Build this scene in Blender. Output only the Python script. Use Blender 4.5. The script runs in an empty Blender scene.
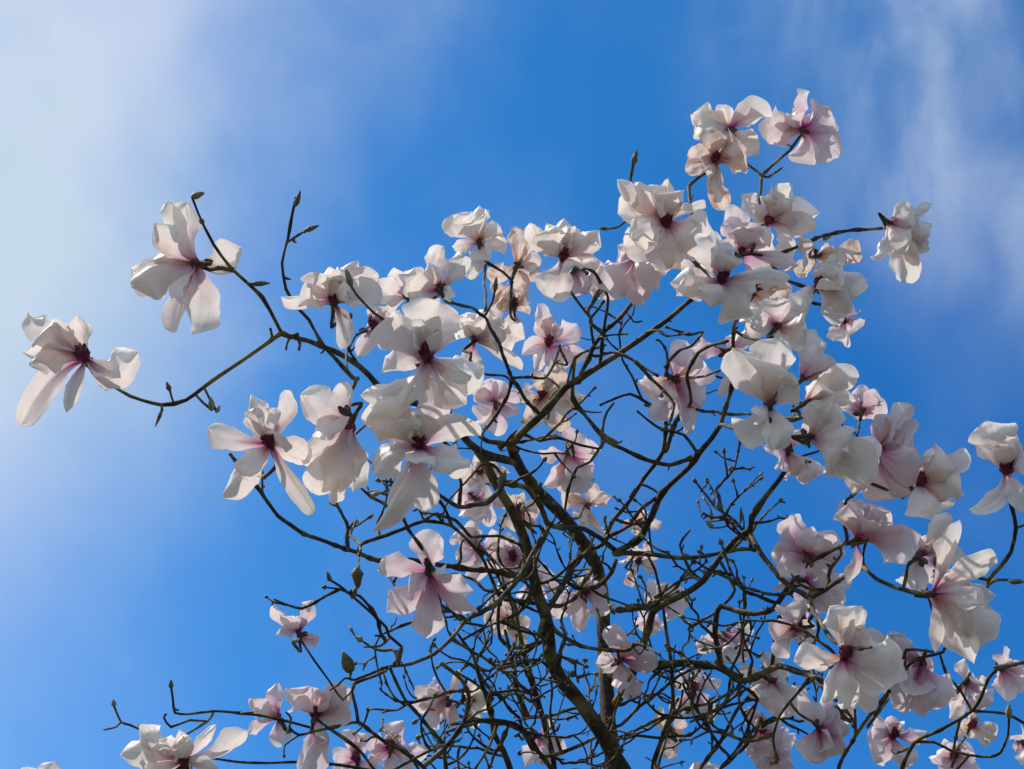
import bpy, bmesh, math, random
from mathutils import Vector, Matrix, noise
R = math.radians
C = bpy.context.scene.collection
sc = bpy.context.scene

# ------------------------------------------------------------------ camera
FPX = 1422.0; CX, CY = 512.0, 384.5
PITCH = R(38)
CAM = Vector((0, 0, 1.6))
FW = Vector((0, math.cos(PITCH), math.sin(PITCH)))
RT = Vector((1, 0, 0))
UP = Vector((0, -math.sin(PITCH), math.cos(PITCH)))
cd = bpy.data.cameras.new('camera'); cam = bpy.data.objects.new('camera', cd); C.objects.link(cam)
cam.location = CAM; cam.rotation_euler = (R(90) + PITCH, 0, 0)
cd.sensor_width = 36.0; cd.lens = FPX / 1024 * 36.0; cd.clip_end = 3000; cd.clip_start = 0.05
sc.camera = cam

# ------------------------------------------------------------------ light
SUN_EL, SUN_AZ = R(56), R(-68)        # azimuth measured from the view direction (+Y), negative is to the left
w = bpy.data.worlds.new('World'); sc.world = w; w.use_nodes = True
nt = w.node_tree; nt.nodes.clear()
def wn(t, **k):
    n = nt.nodes.new(t)
    for a, b in k.items(): setattr(n, a, b)
    return n
def L(a, b, tree=None): (tree or nt).links.new(a, b)
out = wn('ShaderNodeOutputWorld'); bg = wn('ShaderNodeBackground'); bg.inputs[1].default_value = 0.092
sky = wn('ShaderNodeTexSky', sky_type='NISHITA'); sky.sun_disc = False
sky.sun_elevation = SUN_EL; sky.sun_rotation = SUN_AZ; sky.air_density = 1.0; sky.dust_density = 0.15; sky.ozone_density = 3.0
hs = wn('ShaderNodeHueSaturation'); hs.inputs['Saturation'].default_value = 1.37; hs.inputs['Value'].default_value = 1.50
hs.inputs['Hue'].default_value = 0.5
L(sky.outputs[0], hs.inputs['Color'])
tc = wn('ShaderNodeTexCoord')
def M(op, a, b=None, c=None, clamp=False):
    n = wn('ShaderNodeMath', operation=op); n.use_clamp = clamp
    for i, v in enumerate((a, b, c)):
        if v is None: continue
        if isinstance(v, (int, float)): n.inputs[i].default_value = v
        else: L(v, n.inputs[i])
    return n.outputs[0]
def dot(vec):
    n = wn('ShaderNodeVectorMath', operation='DOT_PRODUCT'); n.inputs[1].default_value = vec; L(tc.outputs['Generated'], n.inputs[0]); return n.outputs['Value']
# thin cirrus bank in the western part of the sky and a fainter veil to the east (fixed world directions)
dF = M('MAXIMUM', dot(FW), 0.05)
ax = M('DIVIDE', dot(RT), dF); ay = M('DIVIDE', dot(UP), dF)
cmb = wn('ShaderNodeCombineXYZ'); L(ax, cmb.inputs[0]); L(ay, cmb.inputs[1])
def nz(scale, detail, rot, sx, sy, loc=(0, 0, 0), dist=0.0):
    mp = wn('ShaderNodeMapping'); mp.inputs['Rotation'].default_value = (0, 0, R(rot)); mp.inputs['Scale'].default_value = (sx, sy, 1)
    mp.inputs['Location'].default_value = loc
    L(cmb.outputs[0], mp.inputs[0])
    n = wn('ShaderNodeTexNoise'); n.inputs['Scale'].default_value = scale; n.inputs['Detail'].default_value = detail
    n.inputs['Roughness'].default_value = 0.5; n.inputs['Distortion'].default_value = dist
    L(mp.outputs[0], n.inputs['Vector']); return n.outputs[0]
def sm(x, lo, hi):
    n = wn('ShaderNodeMapRange', interpolation_type='SMOOTHSTEP'); n.inputs[1].default_value = lo; n.inputs[2].default_value = hi
    L(x, n.inputs[0]); return n.outputs[0]
n1 = nz(3.4, 5, 25, 1, 0.8, dist=0.5); n2 = nz(6.5, 7, 35, 1, 0.75, (2, 7, 0), 0.4); n3 = nz(2.4, 4, -30, 1, 0.8, (3, 1, 0), 0.3)
n4 = nz(15, 7, 50, 1, 0.7, (1, 4, 0), 0.5)
edge = M('ADD', ax, M('MULTIPLY', ay, -0.42))                  # bank runs up and to the right
edge = M('ADD', edge, M('MULTIPLY', M('SUBTRACT', n1, 0.5), 0.26))
edge = M('ADD', edge, M('MULTIPLY', M('SUBTRACT', n2, 0.5), 0.18))
edge = M('ADD', edge, M('MULTIPLY', M('SUBTRACT', n4, 0.5), 0.10))
bank = M('SUBTRACT', 1.0, sm(edge, -0.42, -0.11))
bank = M('MULTIPLY', bank, M('ADD', M('ADD', M('MULTIPLY', n2, 0.55), M('MULTIPLY', n4, 0.34)), M('MULTIPLY', n3, 0.85)))
bank = M('MULTIPLY', bank, M('ADD', 0.30, M('MULTIPLY', sm(ay, -0.28, 0.12), 0.70)))
e2 = M('ADD', M('SUBTRACT', ax, 0.24), M('MULTIPLY', M('SUBTRACT', ay, 0.10), 0.30))
veil = M('MULTIPLY', sm(M('ADD', e2, M('MULTIPLY', M('SUBTRACT', n1, 0.5), 0.3)), -0.12, 0.10), sm(ay, -0.03, 0.17))
wisp = sm(M('ADD', M('MULTIPLY', nz(5.5, 8, 48, 1.4, 0.55, (5, 2, 0), 0.5), 0.62), M('MULTIPLY', n4, 0.38)), 0.36, 0.66)
veil = M('MULTIPLY', veil, M('ADD', 0.08, M('MULTIPLY', wisp, 0.50)))
thin = M('MULTIPLY', sm(M('ADD', M('MULTIPLY', n3, 0.5), M('MULTIPLY', n2, 0.5)), 0.44, 0.75), 0.12)
cl = M('MINIMUM', M('ADD', M('ADD', M('MULTIPLY', bank, 1.05), veil), thin), 0.92, clamp=True)
mx = wn('ShaderNodeMix', data_type='RGBA'); L(cl, mx.inputs[0]); 
# the blue deepens away from the sun
dk = wn('ShaderNodeMix', data_type='RGBA', blend_type='MULTIPLY'); L(sm(M('SUBTRACT', M('MULTIPLY', ax, 0.7), ay), -0.22, 0.34), dk.inputs[0])
L(hs.outputs[0], dk.inputs[6]); dk.inputs[7].default_value = (0.50, 0.72, 0.86, 1)
L(dk.outputs[2], mx.inputs[6]); 
cc = wn('ShaderNodeMix', data_type='RGBA'); L(sm(n2, 0.35, 0.62), cc.inputs[0]); cc.inputs[6].default_value = (5.45, 6.6, 7.5, 1); cc.inputs[7].default_value = (5.7, 6.45, 7.9, 1)
L(cc.outputs[2], mx.inputs[7])
L(mx.outputs[2], bg.inputs[0]); L(bg.outputs[0], out.inputs[0])

sl = bpy.data.lights.new('sun', 'SUN'); sl.energy = 5.0; sl.angle = R(0.53); sl.color = (1.0, 0.925, 0.85)
so = bpy.data.objects.new('sun', sl); C.objects.link(so)
sdir = Vector((math.sin(SUN_AZ) * math.cos(SUN_EL), math.cos(SUN_AZ) * math.cos(SUN_EL), math.sin(SUN_EL)))
so.rotation_euler = sdir.to_track_quat('Z', 'Y').to_euler(); so.location = (0, 0, 30)
sc.view_settings.view_transform = 'Standard'; sc.view_settings.look = 'None'
sc.view_settings.gamma = 1; sc.view_settings.exposure = 0.27
sc.cycles.max_bounces = 8; sc.cycles.transparent_max_bounces = 8

def unp(x, y, d):          # where a sight line of the photograph stands at distance d in front of the camera plane
    return CAM + d * (FW + (x - CX) / FPX * RT - (y - CY) / FPX * UP)

# ------------------------------------------------------------------ materials
def mat(name):
    m = bpy.data.materials.new(name); m.use_nodes = True; t = m.node_tree; t.nodes.clear(); return m, t
def node(t, ty, **k):
    n = t.nodes.new(ty)
    for a, b in k.items(): setattr(n, a, b)
    return n
def ramp(t, fac, stops, interp='LINEAR'):
    r = node(t, 'ShaderNodeValToRGB'); r.color_ramp.interpolation = interp
    e = r.color_ramp.elements
    while len(e) < len(stops): e.new(0.5)
    for i, (p, c) in enumerate(stops): e[i].position = p; e[i].color = (*c, 1)
    if fac is not None: t.links.new(fac, r.inputs[0])
    return r.outputs[0]
def math_(t, op, a, b=None, clamp=False):
    n = node(t, 'ShaderNodeMath', operation=op); n.use_clamp = clamp
    for i, v in enumerate((a, b)):
        if v is None: continue
        if isinstance(v, (int, float)): n.inputs[i].default_value = v
        else: t.links.new(v, n.inputs[i])
    return n.outputs[0]

def petal_mat(name, white, cream, pink, pink_reach, wither=0.0):
    m, t = mat(name)
    uv = node(t, 'ShaderNodeUVMap'); uv.uv_map = 'UVMap'
    sx = node(t, 'ShaderNodeSeparateXYZ'); t.links.new(uv.outputs[0], sx.inputs[0])
    u = sx.outputs[1]; v = sx.outputs[0]
    oi = node(t, 'ShaderNodeObjectInfo'); rnd = oi.outputs['Random']
    # fine veins that run from base to tip
    mp = node(t, 'ShaderNodeMapping'); mp.inputs['Scale'].default_value = (26, 2.2, 1); t.links.new(uv.outputs[0], mp.inputs[0])
    cb = node(t, 'ShaderNodeCombineXYZ'); t.links.new(math_(t, 'MULTIPLY', rnd, 40), cb.inputs[2]); t.links.new(cb.outputs[0], mp.inputs['Location'])
    vn = node(t, 'ShaderNodeTexNoise'); vn.inputs['Scale'].default_value = 1.0; vn.inputs['Detail'].default_value = 4; t.links.new(mp.outputs[0], vn.inputs['Vector'])
    mp2 = node(t, 'ShaderNodeMapping'); mp2.inputs['Scale'].default_value = (3.0, 2.5, 1); t.links.new(uv.outputs[0], mp2.inputs[0]); t.links.new(cb.outputs[0], mp2.inputs['Location'])
    bn = node(t, 'ShaderNodeTexNoise'); bn.inputs['Scale'].default_value = 1.3; bn.inputs['Detail'].default_value = 5; t.links.new(mp2.outputs[0], bn.inputs['Vector'])
    # flush of magenta at the base, reaching furthest along the midrib
    mid = math_(t, 'ABSOLUTE', math_(t, 'SUBTRACT', v, 0.5))
    uu = math_(t, 'ADD', u, math_(t, 'MULTIPLY', math_(t, 'SUBTRACT', vn.outputs[0], 0.5), 0.38))
    uu = math_(t, 'ADD', uu, math_(t, 'MULTIPLY', mid, 0.38))
    uu = math_(t, 'ADD', uu, math_(t, 'MULTIPLY', math_(t, 'SUBTRACT', rnd, 0.5), 0.16))
    f = ramp(t, uu, [(0.06, (1, 1, 1)), (pink_reach * 0.45, (0.62,) * 3), (pink_reach, (0.17,) * 3), (min(pink_reach * 2.1, .98), (0.0,) * 3)])
    base = node(t, 'ShaderNodeMix', data_type='RGBA'); t.links.new(bn.outputs[0], base.inputs[0]); base.inputs[6].default_value = (*white, 1); base.inputs[7].default_value = (*cream, 1)
    c1 = node(t, 'ShaderNodeMix', data_type='RGBA'); t.links.new(f, c1.inputs[0]); t.links.new(base.outputs[2], c1.inputs[6]); 
    # on some petals the flush turns apricot
    pk_ = node(t, 'ShaderNodeMix', data_type='RGBA'); pk_.inputs[6].default_value = (*pink, 1); pk_.inputs[7].default_value = (0.66, 0.27, 0.14, 1)
    t.links.new(math_(t, 'MULTIPLY', math_(t, 'GREATER_THAN', math_(t, 'FRACT', math_(t, 'MULTIPLY', rnd, 7.3)), 0.80), 0.75), pk_.inputs[0])
    t.links.new(pk_.outputs[2], c1.inputs[7])
    col = c1.outputs[2]
    # bruised brown spots and edges
    br = ramp(t, bn.outputs[0], [(0.60 - 0.20 * wither, (0,) * 3), (0.80 - 0.16 * wither, (0.55 + 0.45 * wither,) * 3)])
    wi = node(t, 'ShaderNodeMix', data_type='RGBA'); wi.inputs[6].default_value = (0, 0, 0, 1)
    if wither > 0:
        streak = ramp(t, math_(t, 'ADD', math_(t, 'ADD', u, math_(t, 'MULTIPLY', mid, 1.1)), math_(t, 'MULTIPLY', vn.outputs[0], 0.4)), [(0.30, (1,) * 3), (0.42 + 0.55 * wither, (0,) * 3)])
        a = node(t, 'ShaderNodeMix', data_type='RGBA'); a.blend_type = 'LIGHTEN'; a.inputs[0].default_value = 1
        t.links.new(br, a.inputs[6]); t.links.new(streak, a.inputs[7]); br = a.outputs[2]
    bc = node(t, 'ShaderNodeMix', data_type='RGBA'); t.links.new(br, bc.inputs[0]); t.links.new(col, bc.inputs[6])
    bc.inputs[7].default_value = (0.50, 0.20, 0.07, 1) if wither else (0.60, 0.44, 0.34, 1)
    col = bc.outputs[2]
    bmp = node(t, 'ShaderNodeBump'); bmp.inputs['Strength'].default_value = 0.55; bmp.inputs['Distance'].default_value = 0.002
    t.links.new(vn.outputs[0], bmp.inputs['Height'])
    p = node(t, 'ShaderNodeBsdfPrincipled'); t.links.new(col, p.inputs['Base Color']); p.inputs['Roughness'].default_value = 0.5
    p.inputs['Specular IOR Level'].default_value = 0.3; t.links.new(bmp.outputs[0], p.inputs['Normal'])
    tr = node(t, 'ShaderNodeBsdfTranslucent'); t.links.new(col, tr.inputs[0]); t.links.new(bmp.outputs[0], tr.inputs['Normal'])
    mxs = node(t, 'ShaderNodeMixShader'); mxs.inputs[0].default_value = 0.35
    t.links.new(p.outputs[0], mxs.inputs[1]); t.links.new(tr.outputs[0], mxs.inputs[2])
    o = node(t, 'ShaderNodeOutputMaterial'); t.links.new(mxs.outputs[0], o.inputs[0])
    return m
MP = {'w': petal_mat('petal_white', (0.87, 0.825, 0.81), (0.86, 0.79, 0.70), (0.40, 0.025, 0.20), 0.40),
      'p': petal_mat('petal_pink', (0.84, 0.765, 0.79), (0.80, 0.715, 0.69), (0.44, 0.03, 0.23), 0.55),
      'b': petal_mat('petal_withered', (0.78, 0.71, 0.68), (0.74, 0.60, 0.50), (0.36, 0.04, 0.10), 0.28, 0.52)}

def bark_mat(name, dark, light, moss_highlight, amount, sc_=1.0):
    m, t = mat(name)
    g = node(t, 'ShaderNodeTexCoord')
    n1 = node(t, 'ShaderNodeTexNoise'); n1.inputs['Scale'].default_value = 55 * sc_; n1.inputs['Detail'].default_value = 8; t.links.new(g.outputs['Object'], n1.inputs['Vector'])
    n2 = node(t, 'ShaderNodeTexNoise'); n2.inputs['Scale'].default_value = 9 * sc_; n2.inputs['Detail'].default_value = 5; n2.inputs['Roughness'].default_value = .65; t.links.new(g.outputs['Object'], n2.inputs['Vector'])
    c = ramp(t, n1.outputs[0], [(0.3, dark), (0.72, light)])
    mf = ramp(t, n2.outputs[0], [(0.62 - amount, (0,) * 3), (0.78 - amount * .6, (1,) * 3)])
    mxn = node(t, 'ShaderNodeMix', data_type='RGBA'); t.links.new(mf, mxn.inputs[0]); t.links.new(c, mxn.inputs[6]); mxn.inputs[7].default_value = (*moss_highlight, 1)  # mossy patches, lightened so their colour also paints in sunlit bark highlights
    b = node(t, 'ShaderNodeBump'); b.inputs['Strength'].default_value = 0.9; b.inputs['Distance'].default_value = 0.004; t.links.new(n1.outputs[0], b.inputs['Height'])
    p = node(t, 'ShaderNodeBsdfPrincipled'); t.links.new(mxn.outputs[2], p.inputs['Base Color']); p.inputs['Roughness'].default_value = 0.8
    p.inputs['Specular IOR Level'].default_value = 0.25; t.links.new(b.outputs[0], p.inputs['Normal'])
    o = node(t, 'ShaderNodeOutputMaterial'); t.links.new(p.outputs[0], o.inputs[0]); return m
BARK = bark_mat('bark_limb', (0.016, 0.012, 0.007), (0.070, 0.055, 0.030), (0.25, 0.21, 0.075), 0.13)  # third colour is moss with painted sun highlights, here and on the twigs
TWIGM = bark_mat('bark_twig', (0.015, 0.011, 0.006), (0.064, 0.050, 0.025), (0.25, 0.21, 0.075), 0.12, 1.8)
def simple(name, c1, c2, scale, rough=0.7, trans=0.0):
    m, t = mat(name)
    g = node(t, 'ShaderNodeTexCoord')
    n = node(t, 'ShaderNodeTexNoise'); n.inputs['Scale'].default_value = scale; n.inputs['Detail'].default_value = 6; t.links.new(g.outputs['Object'], n.inputs['Vector'])
    c = ramp(t, n.outputs[0], [(0.35, c1), (0.68, c2)])
    b = node(t, 'ShaderNodeBump'); b.inputs['Strength'].default_value = 0.6; b.inputs['Distance'].default_value = 0.003; t.links.new(n.outputs[0], b.inputs['Height'])
    p = node(t, 'ShaderNodeBsdfPrincipled'); t.links.new(c, p.inputs['Base Color']); p.inputs['Roughness'].default_value = rough; t.links.new(b.outputs[0], p.inputs['Normal'])
    o = node(t, 'ShaderNodeOutputMaterial'); t.links.new(p.outputs[0], o.inputs[0]); return m
STAM = simple('stamen_maroon', (0.06, 0.006, 0.02), (0.22, 0.02, 0.07), 300)
CALYX = simple('receptacle_dark', (0.03, 0.022, 0.012), (0.09, 0.075, 0.03), 120)
SCALE_ = simple('bud_scale_dark', (0.02, 0.016, 0.01), (0.07, 0.055, 0.025), 150, 0.5)
BUDM = simple('bud_downy_green', (0.13, 0.13, 0.055), (0.28, 0.27, 0.14), 200)
BUDD = simple('bud_dark', (0.05, 0.045, 0.02), (0.15, 0.14, 0.06), 200)
GRASS = simple('ground_litter', (0.035, 0.034, 0.022), (0.085, 0.075, 0.055), 3.0, 0.9)

# ------------------------------------------------------------------ mesh helpers
def mesh_obj(name, verts, faces, material, parent=None, uvs=None, smooth=True, origin=None):
    me = bpy.data.meshes.new(name)
    if origin is not None: verts = [v - origin for v in verts]
    me.from_pydata([tuple(v) for v in verts], [], faces)
    if uvs is not None:
        ul = me.uv_layers.new(name='UVMap')
        for lp in me.loops: ul.data[lp.index].uv = uvs[lp.vertex_index]
    if smooth: me.shade_smooth()
    me.materials.append(material)
    o = bpy.data.objects.new(name, me); C.objects.link(o)
    if origin is not None: o.location = origin
    if parent is not None:
        o.parent = parent
        if origin is not None: o.location = origin - pworld(parent)
    return o
PW = {}
def pworld(o):
    p = Vector(o.location)
    while o.parent is not None: o = o.parent; p = p + Vector(o.location)
    return p

def catmull(P, step):
    """P: list of (Vector, radius) -> smooth resampled list"""
    outp = []
    n = len(P)
    for i in range(n - 1):
        p0 = P[max(i - 1, 0)]; p1 = P[i]; p2 = P[i + 1]; p3 = P[min(i + 2, n - 1)]
        k = max(2, int((p2[0] - p1[0]).length / step))
        for j in range(k):
            t = j / k; t2 = t * t; t3 = t2 * t
            v = 0.5 * ((2 * p1[0]) + (p2[0] - p0[0]) * t + (2 * p0[0] - 5 * p1[0] + 4 * p2[0] - p3[0]) * t2 + (3 * p1[0] - p0[0] - 3 * p2[0] + p3[0]) * t3)
            # half way between a straight and a smooth path: magnolia wood is kinked
            v = v * 0.65 + (p1[0].lerp(p2[0], t)) * 0.35
            outp.append((v, p1[1] * (1 - t) + p2[1] * t))
    outp.append(P[-1]); return outp

def tube(P, sides, rng, V, F, knob=0.12, cap=True):
    """append a tapered knobbly tube along P=[(Vector,r)] to V,F"""
    n = len(P); base = len(V); ref = None
    for i, (p, r) in enumerate(P):
        a = P[max(i - 1, 0)][0]; b = P[min(i + 1, n - 1)][0]; tg = (b - a)
        if tg.length < 1e-7: tg = Vector((0, 0, 1))
        tg.normalize()
        if ref is None:
            ref = tg.orthogonal().normalized()
        ref = (ref - tg * ref.dot(tg)); ref = ref.normalized() if ref.length > 1e-5 else tg.orthogonal().normalized()
        s = tg.cross(ref)
        rr = r * (1 + rng.uniform(-knob, knob))
        if rng.random() < (0.06 if r > 0.012 else 0.17): rr *= rng.uniform(1.2, 1.45)
        for k in range(sides):
            an = 2 * math.pi * k / sides
            V.append(p + (ref * math.cos(an) + s * math.sin(an)) * rr * (1 + rng.uniform(-knob, knob) * 0.5))
    for i in range(n - 1):
        for k in range(sides):
            k2 = (k + 1) % sides
            F.append((base + i * sides + k, base + i * sides + k2, base + (i + 1) * sides + k2, base + (i + 1) * sides + k))
    if cap:
        tg = (P[-1][0] - P[-2][0]).normalized()
        V.append(P[-1][0] + tg * P[-1][1] * 0.8); tip = len(V) - 1
        for k in range(sides):
            F.append((base + (n - 1) * sides + k, base + (n - 1) * sides + (k + 1) % sides, tip))
        F.append(tuple(base + k for k in range(sides))[::-1])

# ------------------------------------------------------------------ ground
gs = 24; gv = []; gf = []
for j in range(gs + 1):
    for i in range(gs + 1):
        x = (i / gs * 2 - 1); y = (j / gs * 2 - 1)
        x = math.copysign(abs(x) ** 3, x) * 900; y = math.copysign(abs(y) ** 3, y) * 900
        gv.append(Vector((x, y, 0.0 if math.hypot(x, y) < 12 else noise.noise(Vector((x, y, 0)) * 0.02) * 0.6)))
for j in range(gs):
    for i in range(gs):
        a = j * (gs + 1) + i; gf.append((a, a + 1, a + gs + 2, a + gs + 1))
g = mesh_obj('ground', gv, gf, GRASS); g['kind'] = 'structure'

# ------------------------------------------------------------------ the tree
tree = bpy.data.objects.new('magnolia_tree', None); C.objects.link(tree)
tree.location = (0.33, 4.05, 0.0)
tree['label'] = 'leafless magnolia tree covered in large white and pink flowers against the sky'
tree['category'] = 'tree'

SKEL = []      # (px, py, depth, width_px, Vector, branch index) samples of all wood so far
BR = []
def near(x, y, dref=None):
    best = None
    for s in SKEL:
        e = math.hypot(s[0] - x, s[1] - y)
        if dref is not None: e += abs(s[2] - dref) * 28
        if best is None or e < best[0]: best = (e, s)
    return best[1]

def register(P, idx):
    for p, r in P:
        q = p - CAM; d = q.dot(FW)
        if d <= 0.2: continue
        SKEL.append((CX + FPX * q.dot(RT) / d, CY - FPX * q.dot(UP) / d, d, 2 * r * FPX / d, p, idx))

def B(path, w0, w1, d0=None, d1=None, name='branch', foot=None, step=0.03, jit=0.6):
    """path: photograph points of a branch from its origin outwards; depth runs d0 -> d1"""
    rng = random.Random(hash(path) & 0xffff if False else sum(ord(c) * (i + 7) for i, c in enumerate(path)))
    pts = [tuple(float(a) for a in s.split(',')) for s in path.split()]
    start = None
    if d0 is None:
        s = near(*pts[0]); d0 = s[2]
        if math.hypot(s[0] - pts[0][0], s[1] - pts[0][1]) > 2.0: start = s
    if d1 is None: d1 = d0
    if d1 == 'n': d1 = near(*pts[-1])[2]
    ln = [0]
    for a, b in zip(pts, pts[1:]): ln.append(ln[-1] + math.hypot(a[0] - b[0], a[1] - b[1]))
    P = []
    for i, q in enumerate(pts):
        t = ln[i] / ln[-1]; d = q[2] if len(q) > 2 else d0 + (d1 - d0) * t
        wpx = w0 + (w1 - w0) * t
        P.append((unp(q[0], q[1], d), wpx * d / FPX / 2))
    if start is not None: P.insert(0, (start[4], P[0][1]))
    if foot: P = [(Vector(f[:3]), f[3]) for f in foot] + P
    # small kinks between the drawn points
    Q = [P[0]]
    for a, b in zip(P, P[1:]):
        l = (b[0] - a[0]).length
        if l > 0.09:
            k = int(l / 0.06)
            for j in range(1, k):
                m = a[0].lerp(b[0], j / k) + Vector((rng.uniform(-1, 1), rng.uniform(-1, 1), rng.uniform(-1, 1))) * 0.0045 * jit
                Q.append((m, a[1] + (b[1] - a[1]) * j / k))
        Q.append(b)
    S = catmull(Q, step if w0 > 6 else 0.02)
    BR.append((name, S, w0)); register(S, len(BR) - 1)

exec_branches = None
# ---- trunk and limbs
B('614,775,4.2 607,700,4.38 604,640,4.5 603,600,4.58 598,570,4.6 588,550,4.55 566,519,4.45 540,493,4.35 522,471,4.25 510,445,4.15', 16, 10, 4.2, 4.1, 'trunk',
  foot=[(0.36, 4.08, -0.1, .075), (0.34, 4.06, 0.8, .058), (0.33, 4.03, 1.8, .045), (0.32, 4.0, 2.8, .030)])
B('628,780,4.1 605,738 580,702 560,678 550,655 548,625 535,584 528,550 514,514 498,488 487,466 478,450', 16.5, 8, 4.1, 'n', 'limb',
  foot=[(0.32, 4.05, 1.9, .05), (0.37, 4.0, 2.7, .040)])
B('510,445 541,415 566,387 599,366 639,340 667,320 694,297 712,282', 8.5, 4, 4.15, 3.7, 'limb')
B('514,462 503,459 489,456 478,450 462,435 440,422 423,405 387,397 359,366 332,350 309,341 281,333', 8.5, 4.6, 4.2, 2.75, 'limb')
B('510,444 487,441 474,430 466,418', 6, 3.5, None, 4.0)
B('281,333 270,341 213,380 186,400 162,405 130,396 101,378 90,366', 4.6, 3.4, None, 2.7)
B('281,332 262,297 231,268 214,245 203,224', 4.2, 3.0, None, 2.7)
B('233,271 222,268 210,270 200,266', 4, 4, None, 2.7)
B('614,705 631,678 643,644 653,612 662,605 688,592 703,581 719,559 737,538 750,530 752,517 764,499 779,480 788,466', 8.5, 4.5, None, 3.75, 'limb')
B('788,466 798,461 810,462', 3.5, 3, None, 3.4)
B('604,607 620,610 641,607 656,607', 7, 7, None, 'n')
B('610,676 622,672 641,667 683,663 712,666 722,668 742,681 756,677 779,666 811,676 828,684', 9, 5, None, 3.6, 'limb')
B('721,666 715,634 717,612 722,606 737,611 754,614 773,609 785,592 789,586', 6, 5, None, 3.7)
B('750,534 762,555 779,576 789,586 800,592 810,597 822,592 833,584 846,576 864,567', 5.5, 4.5, None, 3.3)
B('864,567 875,578 894,587 912,592 928,595', 4, 4, None, 3.1)
B('864,567 863,555 866,542 872,530', 3, 2.5, None, 3.3)
B('810,597 814,613 825,630 833,641 852,648 871,647', 5, 3.5, None, 2.95)
B('789,586 805,566 812,561 835,549 847,540 844,522 846,501 851,497', 4, 3, None, 3.3)
B('615,553 628,546 641,537 652,515 662,493 675,480 690,466 698,454 712,438 721,424', 6.5, 5, 4.5, 3.9, 'limb')
B('721,424 731,390 733,350 734,326 739,314', 4.5, 3.5, None, 3.6)
B('721,424 740,430 760,434 785,437 810,437', 4, 4.5, None, 3.1)
B('656,498 640,510 630,524 615,519', 4, 2.5, None, 4.3)
B('602,545 612,522 633,496 644,478 663,451 666,425 663,407 663,397 668,362', 4.5, 3.5, None, 4.1)
B('646,523 633,524 607,537 598,548', 4, 3, None, 'n')
B('652,520 660,495 640,484 630,498', 3, 2.5, None, 4.3)
B('666,451 673,425 691,402 687,374 698,353 712,345 728,341', 4, 3, None, 3.7)
B('698,454 684,435 659,428 637,411', 3.5, 2.2, None, 4.0)
B('691,458 670,465 647,460 623,449 605,440 585,415 573,395 575,358', 5, 2.6, None, 4.0)
B('654,407 630,394 600,405', 3.5, 2.2, None, 4.1)
B('663,400 654,407 645,405', 3, 3, None, 4.1)
B('668,362 680,350 691,346 703,332 689,335 666,327', 3.2, 2.4, None, 3.7)
B('696,409 726,414 750,414 757,425', 3, 2.4, None, 3.6)
B('687,378 705,376 726,366', 2.8, 2.4, None, 3.6)
B('615,553 649,554 680,558 700,557 721,553 742,549 755,550', 5.5, 3.2, 4.5, 3.9)
B('712,282 704,272 684,252 659,237 640,226 628,217 629,190 633,165', 5, 2.8, None, 3.3)
B('628,219 618,227 608,229', 2.6, 2, None, 3.3)
B('738,316 731,310 725,303 722,284', 3.5, 3.2, None, 3.1)
B('739,314 728,298 722,268 733,258 751,254 771,257', 3.2, 3.2, None, 3.8)
B('751,254 755,242 762,228', 3.5, 3.5, None, 3.9)
B('762,228 759,201 762,176 775,163 789,151 801,135', 3.2, 3, None, 4.4)
B('762,176 755,170 746,163', 2.6, 2.6, None, 4.3)
B('762,176 768,177 776,172', 2.4, 2, None, 4.3)
B('684,252 692,225 689,186 698,178 710,170', 3, 3.4, None, 4.1)
B('771,257 792,249 819,237 853,230 883,228', 3.2, 3.4, None, 4.1)
B('771,262 780,275 791,282 808,288', 3, 3.4, None, 3.8)
B('733,330 748,338 765,341', 3.2, 2.6, None, 3.5)
B('579,382 593,347 604,332 621,317 634,300 646,284', 5, 3.6, None, 3.5)
B('594,345 592,335 590,319 596,312 604,301', 3.2, 2.6, None, 3.4)
B('618,318 626,312 634,322 642,321', 2.6, 1.8, None, 3.6)
B('600,337 612,335 628,334', 2.2, 1.8, None, 3.6)
B('597,356 612,352 628,357 642,366 658,376', 3.2, 2.4, None, 3.7)
B('646,332 658,330 667,336 690,333', 2.6, 2, None, 3.7)
B('668,364 666,350 660,341 656,340', 2.6, 2.2, None, 3.9)
B('602,442 603,425 607,412 614,403', 3, 2.4, None, 4.2)
B('565,579 576,588 597,587 612,572 616,560', 4, 4, 4.2, 4.3)
B('541,697 516,690 488,693 470,680 456,672', 3.6, 2.6, 4.3, 3.9)
B('534,753 523,732 505,724 481,721 446,732', 3.6, 2.8, 4.2, 3.7)
B('603,395 610,362 626,328 641,300 655,285', 0.1+3.0, 2.6, 3.9, 3.6) if False else None
# centre top: stems between the flowers
B('599,366 603,335 607,310 608,297 594,272 578,266', 3.4, 2.8, None, 3.3)
B('603,335 592,325 588,310', 3, 2, None, 3.4)
B('592,320 578,302 567,285 568,268', 2.6, 2.4, None, 3.3)
B('566,387 575,358 590,350 606,345', 2.6, 2.2, None, 3.9)
B('541,415 530,405 519,388 512,378 500,345 486,318 473,308 453,303', 4, 3, None, 3.0)
B('486,314 493,300 495,288', 2.6, 2, None, 3.1)
B('486,308 484,280 486,262', 2.8, 2.4, None, 3.6)
B('512,378 528,377 545,378 555,362 560,345', 2.8, 2.4, None, 4.1)
B('512,378 508,395 497,414 487,428 480,436', 3.4, 2.6, None, 3.9)
B('541,415 553,395 560,388 548,378', 2.8, 2.6, None, 4.2)
B('519,388 505,376 484,374 470,360', 2.8, 2.4, None, 3.6)
B('575,358 572,400 585,415 600,432 617,443', 3.2, 3, None, 4.0)
B('500,450 516,432 540,441 556,437 580,445 600,449', 3.6, 2.6, None, 4.2)
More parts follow.
